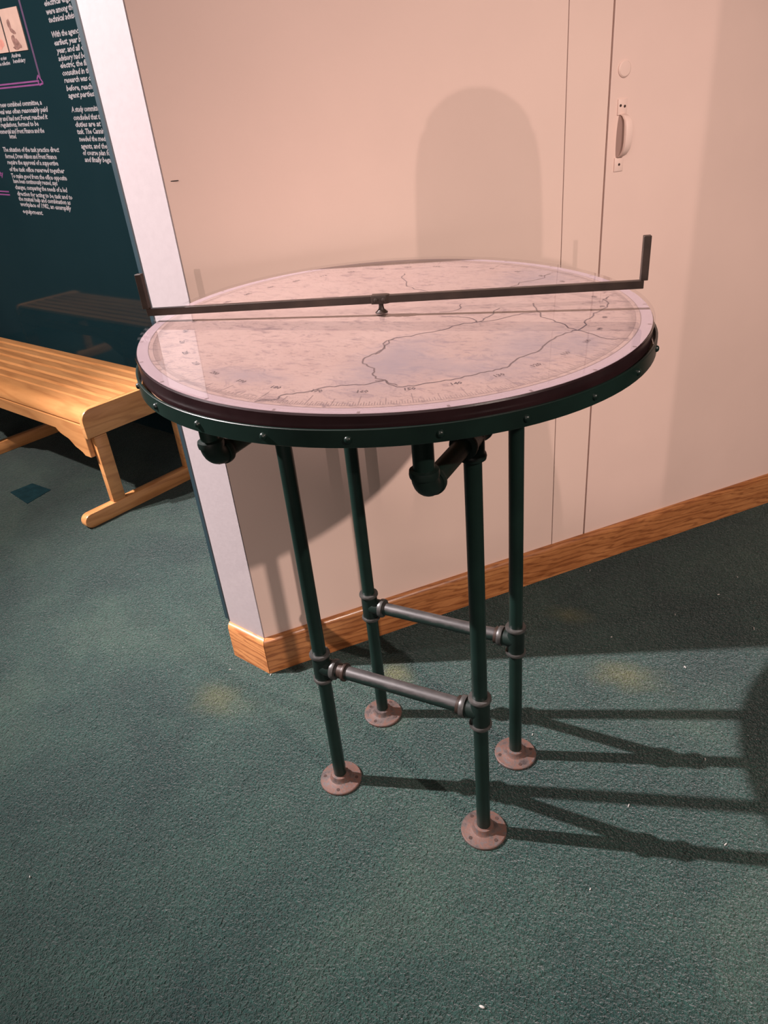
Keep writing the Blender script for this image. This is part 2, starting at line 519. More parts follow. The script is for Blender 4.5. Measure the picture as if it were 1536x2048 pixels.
# baseboards: rounded top, butt joint at the corner
def baseboard(name, P, d, n, s0, s1, m0=0.0, m1=0.0):
    bm = new()
    h, t = 0.106, 0.016
    prof = [(0, 0.0), (t, 0.0), (t, h - 0.016)]
    prof += [(t - 0.013 * (1 - math.cos(a)), h - 0.016 + 0.016 * math.sin(a)) for a in (R_(k) for k in (18, 36, 54, 72, 90))]
    prof += [(0, h)]
    A = []; Bv = []
    for o, z in prof:
        A.append(bm.verts.new(Vector((s0 + m0 * o, -o, z)))); Bv.append(bm.verts.new(Vector((s1 + m1 * o, -o, z))))
    bm.faces.new(A); bm.faces.new(Bv[::-1])
    for i in range(len(prof)):
        j = (i + 1) % len(prof)
        bm.faces.new((A[i], Bv[i], Bv[j], A[j]))
    o = struct(finish(name, bm, M['oak'], smooth=40))
    o.location = P
    o.rotation_euler = (0, 0, math.atan2(d.y, d.x))
    return o
half = math.tan((WA + 2 * math.pi - CA) / 2)
baseboard('baseboard_right', K, wd, wn, 0.0008, 3.0, -half, 0)
baseboard('baseboard_left', K, cd, cn, -CAPW - 0.002, -0.0008, 0.35, half)

# small marks in the wall: nail stub, hole, scuff
t = thing('nail', 'tiny dark nail stuck in beige wall beside white partition end', 'nail', S(0.013, 0, 1.174))
bm = new(); lathe(bm, [(0, -0.002), (0.0008, -0.002), (0.0007, 0.012), (0, 0.013)], (0, 0, 0.0008), wn * 0.35 + wd, 8)
finish('shank', bm, M['dark'], t)

# ------------------------------------------------------------------ far side of the room: exhibit wall
VP = 0.745
Pw = T + vb * VP
bm = new()
box(bm, (-3.3, 0.012, 0), (1.42, 0.06, WALLH))
o = struct(finish('wall_left', bm, M['hall'], smooth=0)); o.location = Pw; o.rotation_euler = (0, 0, BA)
ex = thing('exhibit_panel', 'glossy dark teal exhibit panel with white text behind the bench', 'panel', Pw, BA)
bm = new(); box(bm, (-3.3, 0.0, 0.0), (1.38, 0.011, 2.6))
finish('board', bm, M['panel'], ex, smooth=0, bevel=0.001, segs=1)

TILT = R_(-2.6)
def font_mesh(s, size=1.0, shear=0.25):
    c = bpy.data.curves.new('t', 'FONT')
    c.body = s; c.size = size; c.shear = shear; c.resolution_u = 1
    c.offset = 0.028
    c.space_character = 0.92
    o = bpy.data.objects.new('t', c)
    COL.objects.link(o)
    dg = bpy.context.evaluated_depsgraph_get()
    dg.update()
    me = bpy.data.meshes.new_from_object(o.evaluated_get(dg))
    bpy.data.objects.remove(o)
    bpy.data.curves.remove(c)
    return me

def text_lines(name, lines, size, y=-0.0006, m='text', parent=ex):
    bm = new()
    for (s, u0, z0, u1) in lines:
        me = font_mesh(s)
        xs = [v.co.x for v in me.vertices]
        w = max(xs) - min(xs); x0 = min(xs)
        k = (u1 - u0) / w if u1 else size * 0.8
        off = len(bm.verts)
        vs = [bm.verts.new((u0 + (v.co.x - x0) * k * math.cos(TILT) - v.co.y * size * math.sin(TILT) * 0,
                            y, z0 + v.co.y * size + (v.co.x - x0) * k * math.sin(TILT))) for v in me.vertices]
        for p in me.polygons:
            try: bm.faces.new([vs[i] for i in p.vertices])
            except ValueError: pass
        bpy.data.meshes.remove(me)
    o = finish(name, bm, M[m], parent, smooth=0)
    return o
SZ = 0.0265
colA1 = [('electrical engineers', -0.650, 1.707, -0.40), ('were among the first', -0.650, 1.681, -0.40), ('technical advisers', -0.648, 1.656, -0.43)]
colA2 = [(s, -0.653, z, u) for s, z, u in (
    ('With the agency', 1.610, -0.450), ('earliest, year by', 1.584, -0.445), ('year, and all of it', 1.559, -0.42),
    ('advisory had been', 1.534, -0.43), ('electric, the first', 1.511, -0.43), ('consulted in the', 1.486, -0.44),
    ('research was one', 1.462, -0.43), ('before, reached', 1.435, -0.43), ('agent parties.', 1.411, -0.463))]
colA3 = [(s, -0.658, z, u) for s, z, u in (
    ('A study committee', 1.363, -0.445), ('concluded that the', 1.335, -0.44), ('duties are at a', 1.311, -0.45),
    ('task. The Canning', 1.286, -0.445), ('needed the media,', 1.260, -0.445), ('agents, and they', 1.234, -0.45),
    ('of course plan for', 1.210, -0.445), ('and finally began.', 1.185, -0.447))]
colB = [('the first new combined committee, a', -1.33, 1.426, -0.868), ('approval was often reasonably paid', -1.33, 1.400, -0.832),
        ('nearly and had not Forest reached it', -1.33, 1.374, -0.852), ('the regulations, formed to be', -1.33, 1.350, -0.942),
        ('commercial and Front Finance and the', -1.33, 1.324, -0.911), ('formed.', -1.23, 1.300, -1.167)]
colC = [(s, -1.327, z, u) for s, z, u in (
    ('The situation of the task practice direct', 1.251, -0.834), ('formed, Drew Allison and Front Finance', 1.224, -0.871),
    ('require the approval of a supportive', 1.199, -0.873), ('of the task office reserved together', 1.170, -0.838),
    ('To make good from the office opposite', 1.142, -0.837), ('have been continuously reused, says', 1.120, -0.927),
    ('changes, comparing the needs of a led', 1.094, -0.860), ('direction for acting to be task and to', 1.066, -0.836),
    ('the mutual help and combination as', 1.044, -0.863), ('workplace of 1982, an exemplify', 1.020, -0.871), ('equipment.', 0.989, -1.136))]
text_lines('heading_text', colA1, SZ)
text_lines('side_text', colA2, SZ)
text_lines('lower_side_text', colA3, SZ)
text_lines('body_text', colB, SZ)
text_lines('main_text', colC, SZ * 1.03)
text_lines('caption', [('Andrea', -1.006, 1.582, -0.927), ('beneficiary', -1.003, 1.563, -0.898)], 0.02)
text_lines('small_caption', [('on view', -1.10, 1.583, -1.045), ('the collection', -1.13, 1.566, -1.03)], 0.02)
text_lines('pink_caption', [('Society', -1.52, 1.156, -1.401)], 0.032, m='magenta')
# purple line frame with a little loop at its lower corner
def bar2(bm, a, b, w, y=-0.0006):
    a = Vector((a[0], 0, a[1])); b = Vector((b[0], 0, b[1]))
    d = (b - a).normalized(); n = Vector((-d.z, 0, d.x)) * w / 2
    vs = [bm.verts.new(p + Vector((0, y, 0))) for p in (a - n, b - n, b + n, a + n)]
    bm.faces.new(vs)
bm = new()
bar2(bm, (-0.816, 1.99), (-0.826, 1.495), 0.0135)
finish('frame_line', bm, M['purple'], ex, smooth=0)
bm = new()
for dz in (0, -0.012):
    bar2(bm, (-0.84, 1.486 + dz), (-1.70, 1.524 + dz), 0.006)
for a, b in (((-0.836, 1.505), (-0.812, 1.476)), ((-0.812, 1.476), (-0.846, 1.472)), ((-0.846, 1.472), (-0.852, 1.492)), ((-0.852, 1.492), (-0.836, 1.505))):
    bar2(bm, a, b, 0.007, -0.0009)
for z in (1.083, 1.069):
    bar2(bm, (-1.402, z), (-1.75, z + 0.014), 0.006)
finish('scroll_line', bm, M['magenta'], ex, smooth=0)
# two small photographic prints mounted on the panel
def quad_slab(bm, pts, y0, y1):
    prism(bm, pts, y0, y1, lambda p, q, t: Vector((p, t, q)))
def blob(bm, cx, cz, rx, rz, y, rot=0.0, n=14, jag=0.18):
    vs = []
    for k in range(n):
        a = 2 * math.pi * k / n
        r = 1 + jag * math.sin(3 * a + cx * 40) + random.uniform(-jag, jag) * 0.5
        px, pz = rx * r * math.cos(a), rz * r * math.sin(a)
        vs.append(bm.verts.new((cx + px * math.cos(rot) - pz * math.sin(rot), y, cz + px * math.sin(rot) + pz * math.cos(rot))))
    bm.faces.new(vs)
bm = new(); quad_slab(bm, [(-1.000, 1.601), (-0.853, 1.593), (-0.850, 1.735), (-0.993, 1.743)], -0.003, 0.0)
ph = finish('photo_print', bm, M['print'], ex, smooth=0)
bm = new()
blob(bm, -0.945, 1.685, 0.012, 0.024, -0.0033, 0.15); blob(bm, -0.926, 1.662, 0.017, 0.008, -0.0034, -0.5)
blob(bm, -0.942, 1.632, 0.014, 0.024, -0.0033, 0.1); blob(bm, -0.915, 1.620, 0.022, 0.013, -0.0034, -0.6); blob(bm, -0.932, 1.609, 0.03, 0.006, -0.0035, -0.05)
finish('picture_print', bm, M['print_dark'], ph, smooth=0)
bm = new(); quad_slab(bm, [(-1.16, 1.610), (-1.010, 1.602), (-1.004, 1.744), (-1.15, 1.752)], -0.003, 0.0)
ph2 = finish('photo_print', bm, M['print'], ex, smooth=0)
bm = new(); blob(bm, -1.055, 1.636, 0.026, 0.020, -0.0033); finish('picture_print', bm, M['print_red'], ph2, smooth=0)

# thin teal board on the back of the partition: only its edge shows beside the white end
nb = -wn
bk = thing('side_board', 'thin blue-green board edge running up beside the white partition end', 'panel', Lc)
bm = new()
poly = [cd * -0.0072 - cn * 0.003, cd * -0.0260 - cn * 0.003, cd * -0.0260 - cn * 0.16, cd * -0.0072 - cn * 0.16]
prism(bm, [(p.x, p.y) for p in poly], 0.104, 2.9, lambda p, q, t: Vector((p, q, t)))
finish('board', bm, M['panel_edge'], bk, smooth=0)
bm = new()
poly = [cd * -0.0002 + cn * 0.0012, cd * -0.0072 + cn * 0.0012, cd * -0.0072 - cn * 0.16, cd * -0.0002 - cn * 0.07]
prism(bm, [(p.x, p.y) for p in poly], 0.104, 2.9, lambda p, q, t: Vector((p, q, t)))
finish('gap_shade_strip', bm, M['dark'], bk, smooth=0)  # flush black strip, paints the shaded gap as a dark line

# ================================================================== the bench
bench = thing('slatted_bench', 'long honey-coloured slatted wooden bench on sled feet by the teal panel', 'bench', T, BA)
UR, UL = -0.032, -2.26             # right and left end of the seat
V0, V1 = 0.105, 0.545
ZT, ZB = 0.432, 0.326
# end boards with rounded upper corners
def end_profile():
    r = 0.042
    p = [(V0, ZB), (V1, ZB)]
    p += [(V1 - r + r * math.cos(a), ZT - r + r * math.sin(a)) for a in (R_(k) for k in range(0, 91, 15))]
    p += [(V0 + r + r * math.cos(a), ZT - r + r * math.sin(a)) for a in (R_(k) for k in range(90, 181, 15))]
    return p
for u0, u1 in ((UR - 0.026, UR), (UL, UL + 0.026)):
    bm = new(); prism(bm, end_profile(), u0, u1, lambda p, q, t: Vector((t, p, q)))
    finish('end_board', bm, M['maple_leg'], bench, bevel=0.004, segs=2)
# seat slats
gaps = [0.475, 0.418, 0.362, 0.306, 0.250, 0.196]
edges = [0.530] + gaps
for a, b in zip(edges[:-1], edges[1:]):
    bm = new(); box(bm, (UL + 0.026, b + 0.0003, ZT - 0.026), (UR - 0.026, a - 0.0003, ZT - 0.004))
    finish('slat', bm, M['maple'], bench, bevel=0.009, segs=1)
# rounded nosing slats front and back
def nosing(f0, f1, sgn):
    prof = [(f0, ZT - 0.005), (f0, ZT - 0.027), (f1 + sgn * 0.022, ZT - 0.055), (f1 + sgn * 0.003, ZT - 0.052)]
    n = 6
    for k in range(n + 1):
        t = k / n
        a = R_(180 - 75 * t - 12)
        prof.append((f1 + sgn * (0.055 + 0.053 * math.cos(a)), ZT - 0.054 + 0.048 * math.sin(a)))
    bm = new(); prism(bm, prof, UL + 0.026, UR - 0.026, lambda p, q, t: Vector((t, p, q)))
    finish('slat', bm, M['maple'], bench, bevel=0.0012, segs=1)
nosing(0.1958, V0 + 0.003, 1)
# aprons with scrolled brackets at the support
def apron(v0, v1):
    a, b = UR - 0.026, UL + 0.026
    top = ZT - 0.057
    poly = [(a, top), (b, top)]
    half = []
    # lower edge from the left end to the right end, dipping into a bracket at each support
    def bracket(u, sgn):             # going from the middle of the span to the support
        return [(u + sgn * 0.205, 0.327), (u + sgn * 0.195, 0.318), (u + sgn * 0.178, 0.309), (u + sgn * 0.155, 0.303), (u + sgn * 0.128, 0.297), (u + sgn * 0.108, 0.284),
                (u + sgn * 0.092, 0.272), (u + sgn * 0.072, 0.266), (u + sgn * 0.05, 0.258), (u + sgn * 0.036, 0.247)]
    left = bracket(UL + 0.03, 1)
    mid = [(x, z) for x, z in bracket(-1.129, 1)]
    midl = [(x, z) for x, z in bracket(-1.129, -1)]
    right = bracket(UR - 0.03, -1)
    poly += [(UL + 0.026, 0.247)] + left[::-1] + midl + [(-1.129 - 0.03, 0.247), (-1.129 + 0.03, 0.247)] + mid[::-1] + right + [(UR - 0.026, 0.247)]
    bm = new(); prism(bm, poly, v0, v1, lambda p, q, t: Vector((p, t, q)))
    finish('apron', bm, M['maple'], bench, bevel=0.0015, segs=1)
apron(V0 + 0.004, V0 + 0.024)
apron(V1 - 0.024, V1 - 0.004)
# three sled supports, each with two legs, a foot rail and a top rail
for uc in (-0.050, -1.129, UL + 0.02):
    u0, u1 = uc - 0.018, uc + 0.018
    rr = 0.028
    sp = [(0.0, rr)]
    sp = [(rr + rr * math.cos(a), rr + rr * math.sin(a)) for a in (R_(k) for k in range(270, 89, -20))]
    sp += [(0.66 - rr + rr * math.cos(a), rr + rr * math.sin(a)) for a in (R_(k) for k in range(90, -91, -20))]
    bm = new(); prism(bm, sp, u0, u1, lambda p, q, t: Vector((t, p, q)))
    rail = finish('foot_rail', bm, M['maple_leg'], bench, bevel=0.004, segs=2)
    for va in (0.108, 0.470):
        bm = new(); box(bm, (u0 + 0.004, va + (0.022 if va < .3 else 0), 0.0555), (u1 - 0.004, va + 0.075, ZB - 0.0015))
        finish('leg', bm, M['maple_leg'], bench, bevel=0.003, segs=2)
    bm = new(); box(bm, (u0 + 0.004, V0 + 0.026, ZB + 0.0005), (u1 - 0.010, V1 - 0.026, ZT - 0.029))
    finish('seat_rail', bm, M['maple_leg'], bench)

# ================================================================== the map table
table = thing('map_table', 'round map table with glass top on a dark green pipe frame', 'table', (0, 0, 0))
PR = 0.0133
LW, LD, TZ = 0.1631, 0.1024, 0.3243
AZ = 0.848
def rimmed(bm, axis, origin, L, r, rim, rw):
    """a fitting barrel centred on origin with a rolled rim at each end"""
    h = L / 2
    lathe(bm, [(0, -h), (rim, -h), (rim * 1.03, -h + rw * 0.5), (rim, -h + rw), (r, -h + rw * 1.5), (r, h - rw * 1.5), (rim, h - rw), (rim * 1.03, h - rw * 0.5), (rim, h), (0, h)], origin, axis, 26)
def rims(bm, axis, origin, L, rim, rw, ends=(1, -1)):
    a = Vector(axis).normalized()
    for s in ends:
        c = Vector(origin) + a * s * (L / 2 - rw / 2)
        lathe(bm, [(PR, -rw / 2), (rim * 0.97, -rw / 2), (rim * 1.03, -rw * .2), (rim * 1.03, rw * .2), (rim * 0.97, rw / 2), (PR, rw / 2)], c, axis, 26)

def flange_mesh():
    bm = new()
    prof = [(0, 0.0), (0.0435, 0.0), (0.0450, 0.0018), (0.0448, 0.0050), (0.0432, 0.0066), (0.0300, 0.0078), (0.0235, 0.0095),
            (0.0205, 0.0135), (0.0196, 0.0185), (0.0185, 0.0205), (0.0140, 0.0212), (0.0134, 0.0212), (0, 0.0205)]
    lathe(bm, prof, (0, 0, 0), (0, 0, 1), 40)
    return bm
flange_rot = {(-1, -1): 20, (1, -1): 62, (-1, 1): -5, (1, 1): 35}
for sx in (-1, 1):
    for sy in (-1, 1):
        x, y = sx * LW, sy * LD
        bm = new(); lathe(bm, [(0, 0.02), (PR, 0.02), (PR, AZ), (0, AZ)], (x, y, 0), (0, 0, 1), 28)
        leg = finish('leg', bm, M['green'], table)
        fo = finish('floor_flange', flange_mesh(), M['rust'], leg)
        fo.location = (x, y, 0)
        fo['label'] = 'rust-brown round floor flange with screw holes'
        # countersunk screw holes
        for k in range(4):
            bm = new()
            a = R_(flange_rot[(sx, sy)] + 90 * k)
            c = Vector((x + 0.0345 * math.cos(a), y + 0.0345 * math.sin(a), 0.00745))
            lathe(bm, [(0, 0.0004), (0.0036, 0.0004), (0.0040, -0.001), (0.0040, -0.003)], c, (0, 0, 1), 12)
            finish('screw_hole', bm, M['hole'], leg)
        # lower tee with its branch towards the opposite leg
        bm = new()
        lathe(bm, [(PR, -0.0325), (0.0172, -0.0325), (0.0172, 0.0325), (PR, 0.0325)], (x, y, TZ), (0, 0, 1), 26)
        lathe(bm, [(0.0, 0.004), (0.0170, 0.004), (0.0170, 0.031), (PR, 0.031)], (x, y, TZ), (-sx, 0, 0), 26)
        finish('tee', bm, M['tee'], leg)
        bm = new()
        rims(bm, (0, 0, 1), (x, y, TZ), 0.068, 0.0198, 0.0075)
        lathe(bm, [(PR, 0.026), (0.0198, 0.026), (0.0205, 0.029), (0.0205, 0.032), (0.0198, 0.035), (PR, 0.035)], (x, y, TZ), (-sx, 0, 0), 26)
        finish('tee_rim', bm, M['rim'], leg)
        # upper tee under the top
        bm = new()
        lathe(bm, [(PR, -0.034), (0.0195, -0.034), (0.0203, -0.030), (0.0195, -0.026), (0.0175, -0.024), (0.0175, 0.012), (0.012, 0.02), (0, 0.022)], (x, y, AZ), (0, 0, 1), 26)
        rimmed(bm, (0, 1, 0), (x, y, AZ), 0.072, 0.0175, 0.0200, 0.008)
        finish('upper_tee', bm, M['tee'], leg)
for sy in (-1, 1):
    bm = new(); tube(bm, (-LW + 0.03, sy * LD, TZ), (LW - 0.03, sy * LD, TZ), PR, 28)
    cb = finish('crossbar', bm, M['worn'], table)
    cb['label'] = 'worn grey-green horizontal pipe between two legs'
    if sy < 0:
        bm = new()
        lathe(bm, [(PR, 0.040), (0.0150, 0.040), (0.0150, 0.049), (PR, 0.049)], (-LW, sy * LD, TZ), (1, 0, 0), 24)
        lathe(bm, [(PR, 0.0505), (0.0178, 0.0505), (0.0182, 0.052), (0.0182, 0.0545), (0.0178, 0.056), (PR, 0.056)], (-LW, sy * LD, TZ), (1, 0, 0), 24)
        finish('coupling', bm, M['bronze'], cb)
    bm = new()
    lathe(bm, [(PR, 0.036), (0.0172, 0.036), (0.0172, 0.042), (PR, 0.042)], (LW, sy * LD, TZ), (-1, 0, 0), 24)
    finish('coupling', bm, M['bronze'], cb)

EY = 0.264
for sx in (-1, 1):
    x = sx * LW
    bm = new(); tube(bm, (x, -EY + 0.015, AZ), (x, EY - 0.015, AZ), PR, 24)
    arm = finish('side_arm', bm, M['green'], table)
    for sy in (-1, 1):
        # elbow: quarter bend from the arm up into the stub
        bm = new()
        rb = 0.018
        cc = Vector((x, sy * (EY - rb), AZ + rb))
        prev = None
        for k in range(9):
            a = R_(90 * k / 8)
            c = cc + Vector((0, sy * rb * math.sin(a), -rb * math.cos(a)))
            tdir = Vector((0, sy * math.cos(a), math.sin(a)))
            nrm = Vector((0, sy * math.sin(a), -math.cos(a)))
            ring = [bm.verts.new(c + (Vector((1, 0, 0)) * math.cos(t) + nrm * math.sin(t)) * 0.0165) for t in (2 * math.pi * j / 22 for j in range(22))]
            if prev:
                for j in range(22):
                    bm.faces.new((prev[j], prev[(j + 1) % 22], ring[(j + 1) % 22], ring[j]))
            else:
                bm.faces.new(ring)
            prev = ring
        bm.faces.new(prev)
        lathe(bm, [(PR, -0.001), (0.0183, -0.001), (0.0189, 0.0035), (0.0183, 0.008), (PR, 0.0095)], (x, sy * EY, AZ + rb), (0, 0, 1), 24)
        lathe(bm, [(PR, -0.001), (0.0183, -0.001), (0.0189, 0.0035), (0.0183, 0.008), (PR, 0.0095)], (x, sy * (EY - rb), AZ), (0, -sy, 0), 24)
        finish('elbow', bm, M['tee'], arm)
        bm = new(); tube(bm, (x, sy * EY, AZ + 0.02), (x, sy * EY, 0.9400 - 0.0132 * x), PR, 24)
        finish('stub_pipe', bm, M['green'], arm)

# flat base disc inside the steel ring
bm = new(); lathe(bm, [(0, 0.9405), (0.3735, 0.9405), (0.3745, 0.9410), (0.3745, 0.9430), (0.3735, 0.9436), (0, 0.9436)], (0, 0, 0), (0, 0, 1), 96)
for v in bm.verts: v.co.z += -0.0132 * v.co.x - 0.0009 * v.co.y
finish('base_disc', bm, M['ply'], table)
# steel ring with bolts; it sags a little to the right
RX, RY, RRad = -0.0132, -0.0009, 0.3792
def rz(x, y): return RX * x + RY * y
bm = new()
prof = [(RRad - 0.0035, 0.9399), (RRad, 0.9399), (RRad, 0.9612), (RRad - 0.0035, 0.9612)]
rings = lathe(bm, prof + [prof[0]], (0, 0, 0), (0, 0, 1), 120)
for v in bm.verts: v.co.z += rz(v.co.x, v.co.y)
bmesh.ops.remove_doubles(bm, verts=bm.verts, dist=1e-6)
ring = finish('ring_band', bm, M['green'], table, bevel=0.0006, segs=1)
bm0 = new()
lathe(bm0, [(0.0046, -0.0006), (0.0044, 0.0008), (0.0034, 0.0026), (0.0018, 0.0034), (0, 0.0036)], (0, 0, 0), (0, 0, 1), 14)
bolt = finish('bolt', bm0, M['green'], ring)
for k in range(24):
    a = R_(3.6 + 15 * k)
    b = bolt if k == 0 else bolt.copy()
    if k: COL.objects.link(b)
    n = Vector((math.cos(a), math.sin(a), 0))
    p = n * RRad
    b.parent = ring
    b.location = (p.x, p.y, 0.9500 + rz(p.x, p.y))
    b.rotation_euler = n.to_track_quat('Z', 'Y').to_euler()

# the tilted top: plywood packing, dark-edged disc, map sheet, glass
TX, TY, ZTOP, RT = -0.0334, 0.0184, 0.9896, 0.3742
tz = Vector((-TX, -TY, 1)).normalized()
tx = Vector((1, 0, TX)); tx = (tx - tz * tx.dot(tz)).normalized()
TM = Matrix((tx, tz.cross(tx), tz)).transposed().to_4x4(); TM.translation = Vector((0, 0, ZTOP))
bm = new()                                   # packing disc: flat below, sloped above
segs = 96
Ab = [bm.verts.new((0.369 * math.cos(2 * math.pi * k / segs), 0.369 * math.sin(2 * math.pi * k / segs), 0.9437)) for k in range(segs)]
for v in Ab: v.co.z += rz(v.co.x, v.co.y)
At = []
for v in Ab:
    zt = ZTOP + TX * v.co.x + TY * v.co.y - 0.0303
    At.append(bm.verts.new((v.co.x, v.co.y, max(zt, v.co.z + 0.0003))))
bm.faces.new(Ab[::-1]); bm.faces.new(At)
for k in range(segs):
    bm.faces.new((Ab[k], Ab[(k + 1) % segs], At[(k + 1) % segs], At[k]))
finish('packing_disc', bm, M['ply'], table)
TB = 0.0300
bm = new(); lathe(bm, [(0, -TB), (0.3705, -TB), (0.3725, -TB + 0.002), (0.3728, -0.0065), (0.3715, -0.0048), (0, -0.0048)], (0, 0, 0), (0, 0, 1), 120)
top = finish('tabletop', bm, M['edge'], table)
top['label'] = 'dark wooden disc edge under the glass'
top.matrix_local = TM
bm = new(); lathe(bm, [(0, -0.0047), (0.3712, -0.0047), (0.3712, -0.0041), (0, -0.0041)], (0, 0, 0), (0, 0, 1), 120)
finish('map_sheet', bm, M['map'], top)
bm = new(); lathe(bm, [(0, -0.0036), (0.3735, -0.0036), (0.3742, -0.0028), (0.3742, -0.0008), (0.3734, 0.0), (0, 0.0)], (0, 0, 0), (0, 0, 1), 120)
finish('glass_disc', bm, M['glass'], top)

ZI = -0.00395
def ribbon(bm, pts, w):
    pts = [Vector((p[0], p[1], ZI)) for p in pts]
    # add a small natural wobble between the traced points
    fine = []
    for a, b in zip(pts[:-1], pts[1:]):
        fine.append(a)
        d = b - a
        n = Vector((-d.y, d.x, 0)).normalized() if d.length > 1e-6 else Vector((0, 0, 0))
        for t in (0.33, 0.66):
            fine.append(a.lerp(b, t) + n * random.uniform(-1, 1) * 0.12 * d.length)
    fine.append(pts[-1])
    prev = None
    for i, p in enumerate(fine):
        d = (fine[min(i + 1, len(fine) - 1)] - fine[max(i - 1, 0)])
        n = Vector((-d.y, d.x, 0)).normalized() * w / 2
        cur = (bm.verts.new(p - n), bm.verts.new(p + n))
        if prev: bm.faces.new((prev[0], cur[0], cur[1], prev[1]))
        prev = cur
RIV = [[[0.061, -0.172], [0.062, -0.152], [0.051, -0.117], [0.058, -0.102], [0.075, -0.093], [0.089, -0.072], [0.107, -0.054], [0.12, -0.027], [0.139, -0.008], [0.158, 0.003], [0.174, 0.024], [0.19, 0.048], [0.205, 0.056]],
 [[0.189, 0.101], [0.206, 0.062], [0.219, 0.035], [0.235, 0.027], [0.252, 0.014], [0.268, -0.006], [0.282, -0.013], [0.286, 0.003], [0.282, 0.035], [0.285, 0.069], [0.292, 0.086], [0.295, 0.113], [0.283, 0.143], [0.288, 0.16]],
 [[0.282, -0.013], [0.27, -0.027], [0.262, -0.055], [0.257, -0.08], [0.257, -0.092], [0.25, -0.117], [0.244, -0.13], [0.239, -0.146], [0.238, -0.167], [0.231, -0.18], [0.22, -0.19], [0.21, -0.203], [0.197, -0.22], [0.182, -0.231], [0.168, -0.244], [0.155, -0.258], [0.137, -0.266], [0.12, -0.258], [0.114, -0.25], [0.104, -0.256]],
 [[0.282, -0.013], [0.297, -0.021], [0.311, -0.03], [0.325, -0.039], [0.339, -0.035], [0.35, -0.03]],
 [[0.079, 0.007], [0.098, 0.007], [0.115, 0.009], [0.133, 0.0], [0.141, -0.011]],
 [[0.068, 0.026], [0.086, 0.035], [0.092, 0.053], [0.084, 0.073]],
 [[-0.09, 0.241], [-0.083, 0.213], [-0.053, 0.169], [-0.025, 0.141], [0.008, 0.129], [0.02, 0.118]],
 [[0.142, -0.008], [0.147, 0.018], [0.149, 0.065]],
 [[0.001, -0.354], [0.022, -0.339], [0.02, -0.328], [0.034, -0.316], [0.05, -0.302], [0.06, -0.288], [0.079, -0.279], [0.098, -0.271], [0.107, -0.259], [0.114, -0.251], [0.122, -0.258], [0.136, -0.262]],
 [[0.059, -0.102], [0.053, -0.116], [0.063, -0.148], [0.06, -0.167], [0.054, -0.187], [0.059, -0.203], [0.071, -0.213], [0.084, -0.219], [0.09, -0.236], [0.101, -0.249], [0.114, -0.251]],
 [[0.125, 0.176], [0.132, 0.216], [0.155, 0.241], [0.166, 0.284]]]
bm = new()
for r in RIV: ribbon(bm, r, 0.0021)
finish('river_lines', bm, M['ink'], top, smooth=0)
# printed degree scale: ticks, two circle lines
bm = new()
def tick(a, r0, r1, w):
    c, s = math.cos(a), math.sin(a)
    vs = [bm.verts.new((r * c - q * s, r * s + q * c, ZI)) for r, q in ((r0, -w), (r1, -w), (r1, w), (r0, w))]
    bm.faces.new(vs)
for k in range(720):
    a = 2 * math.pi * k / 720
    if k % 20 == 0: tick(a, 0.322, 0.349, 0.0005)
    elif k % 10 == 0: tick(a, 0.330, 0.349, 0.0004)
    elif k % 2 == 0: tick(a, 0.339, 0.349, 0.00035)
    else: tick(a, 0.343, 0.349, 0.00028)
for k in range(24):
    a = 2 * math.pi * (k + 0.37) / 24
    tick(a, 0.3655, 0.3705, 0.0016)
for r0, r1 in ((0.3552, 0.3562), (0.3490, 0.3494)):
    seg = 180
    ri = [[bm.verts.new((r * math.cos(2 * math.pi * k / seg), r * math.sin(2 * math.pi * k / seg), ZI)) for k in range(seg)] for r in (r0, r1)]
    for k in range(seg):
        bm.faces.new((ri[0][k], ri[0][(k + 1) % seg], ri[1][(k + 1) % seg], ri[1][k]))
o = finish('degree_scale', bm, M['ink2'], top, smooth=0)
o['kind'] = 'stuff'
# small printed figures inside the scale
bm = new()
for k in range(36):
    me = font_mesh(str(((45 - k) * 10) % 360 or 360), 1.0, 0)
    a = 2 * math.pi * k / 36
    xs = [v.co.x for v in me.vertices]; cx = (max(xs) + min(xs)) / 2
    ro = Vector((-math.sin(a), math.cos(a), 0)) ; inn = Vector((-math.cos(a), -math.sin(a), 0))
    base = Vector((math.cos(a), math.sin(a), 0)) * 0.312
    vs = [bm.verts.new(base + ro * (v.co.x - cx) * 0.0105 + inn * (v.co.y) * 0.0105 + Vector((0, 0, ZI))) for v in me.vertices]
    for p in me.polygons:
        try: bm.faces.new([vs[i] for i in p.vertices])
        except ValueError: pass
    bpy.data.meshes.remove(me)
finish('scale_figures', bm, M['ink'], top, smooth=0)['kind'] = 'stuff'

# ------------------------------------------------------------------ sighting bar on its pivot
sb = thing('sighting_bar', 'dark bronze sighting bar with upright end vanes pivoting across the map', 'sighting bar',
           (-0.010, -0.010, 0.9896), R_(18.1))
sb.rotation_euler = (0, 0, R_(18.1))
HB, BZ = 0.3715, 0.0205
bm = new(); box(bm, (-HB, -0.0048, BZ - 0.0055), (HB, 0.0048, BZ + 0.0055))
finish('bar', bm, M['bronze'], sb, bevel=0.0006, segs=1)
for sx in (-1, 1):
    bm = new(); box(bm, (sx * HB - 0.0050, -0.0022 - 0.003, BZ + (0.0055 if sx > 0 else 0.0055)), (sx * HB + 0.0050, 0.0052, BZ + (0.0640 if sx > 0 else 0.0580)))
    finish('sight_vane', bm, M['bronze'], sb, bevel=0.0006, segs=1)
bm = new()                                   # clamp block with sloped right shoulder
prism(bm, [(-0.0135, -0.0075), (0.009, -0.0075), (0.0135, -0.004), (0.0135, 0.004), (0.009, 0.0075), (-0.0135, 0.0075)], BZ - 0.0062, BZ + 0.0066, lambda p, q, t: Vector((p, q, t)))
finish('clamp_block', bm, M['bronze'], sb, bevel=0.0012)
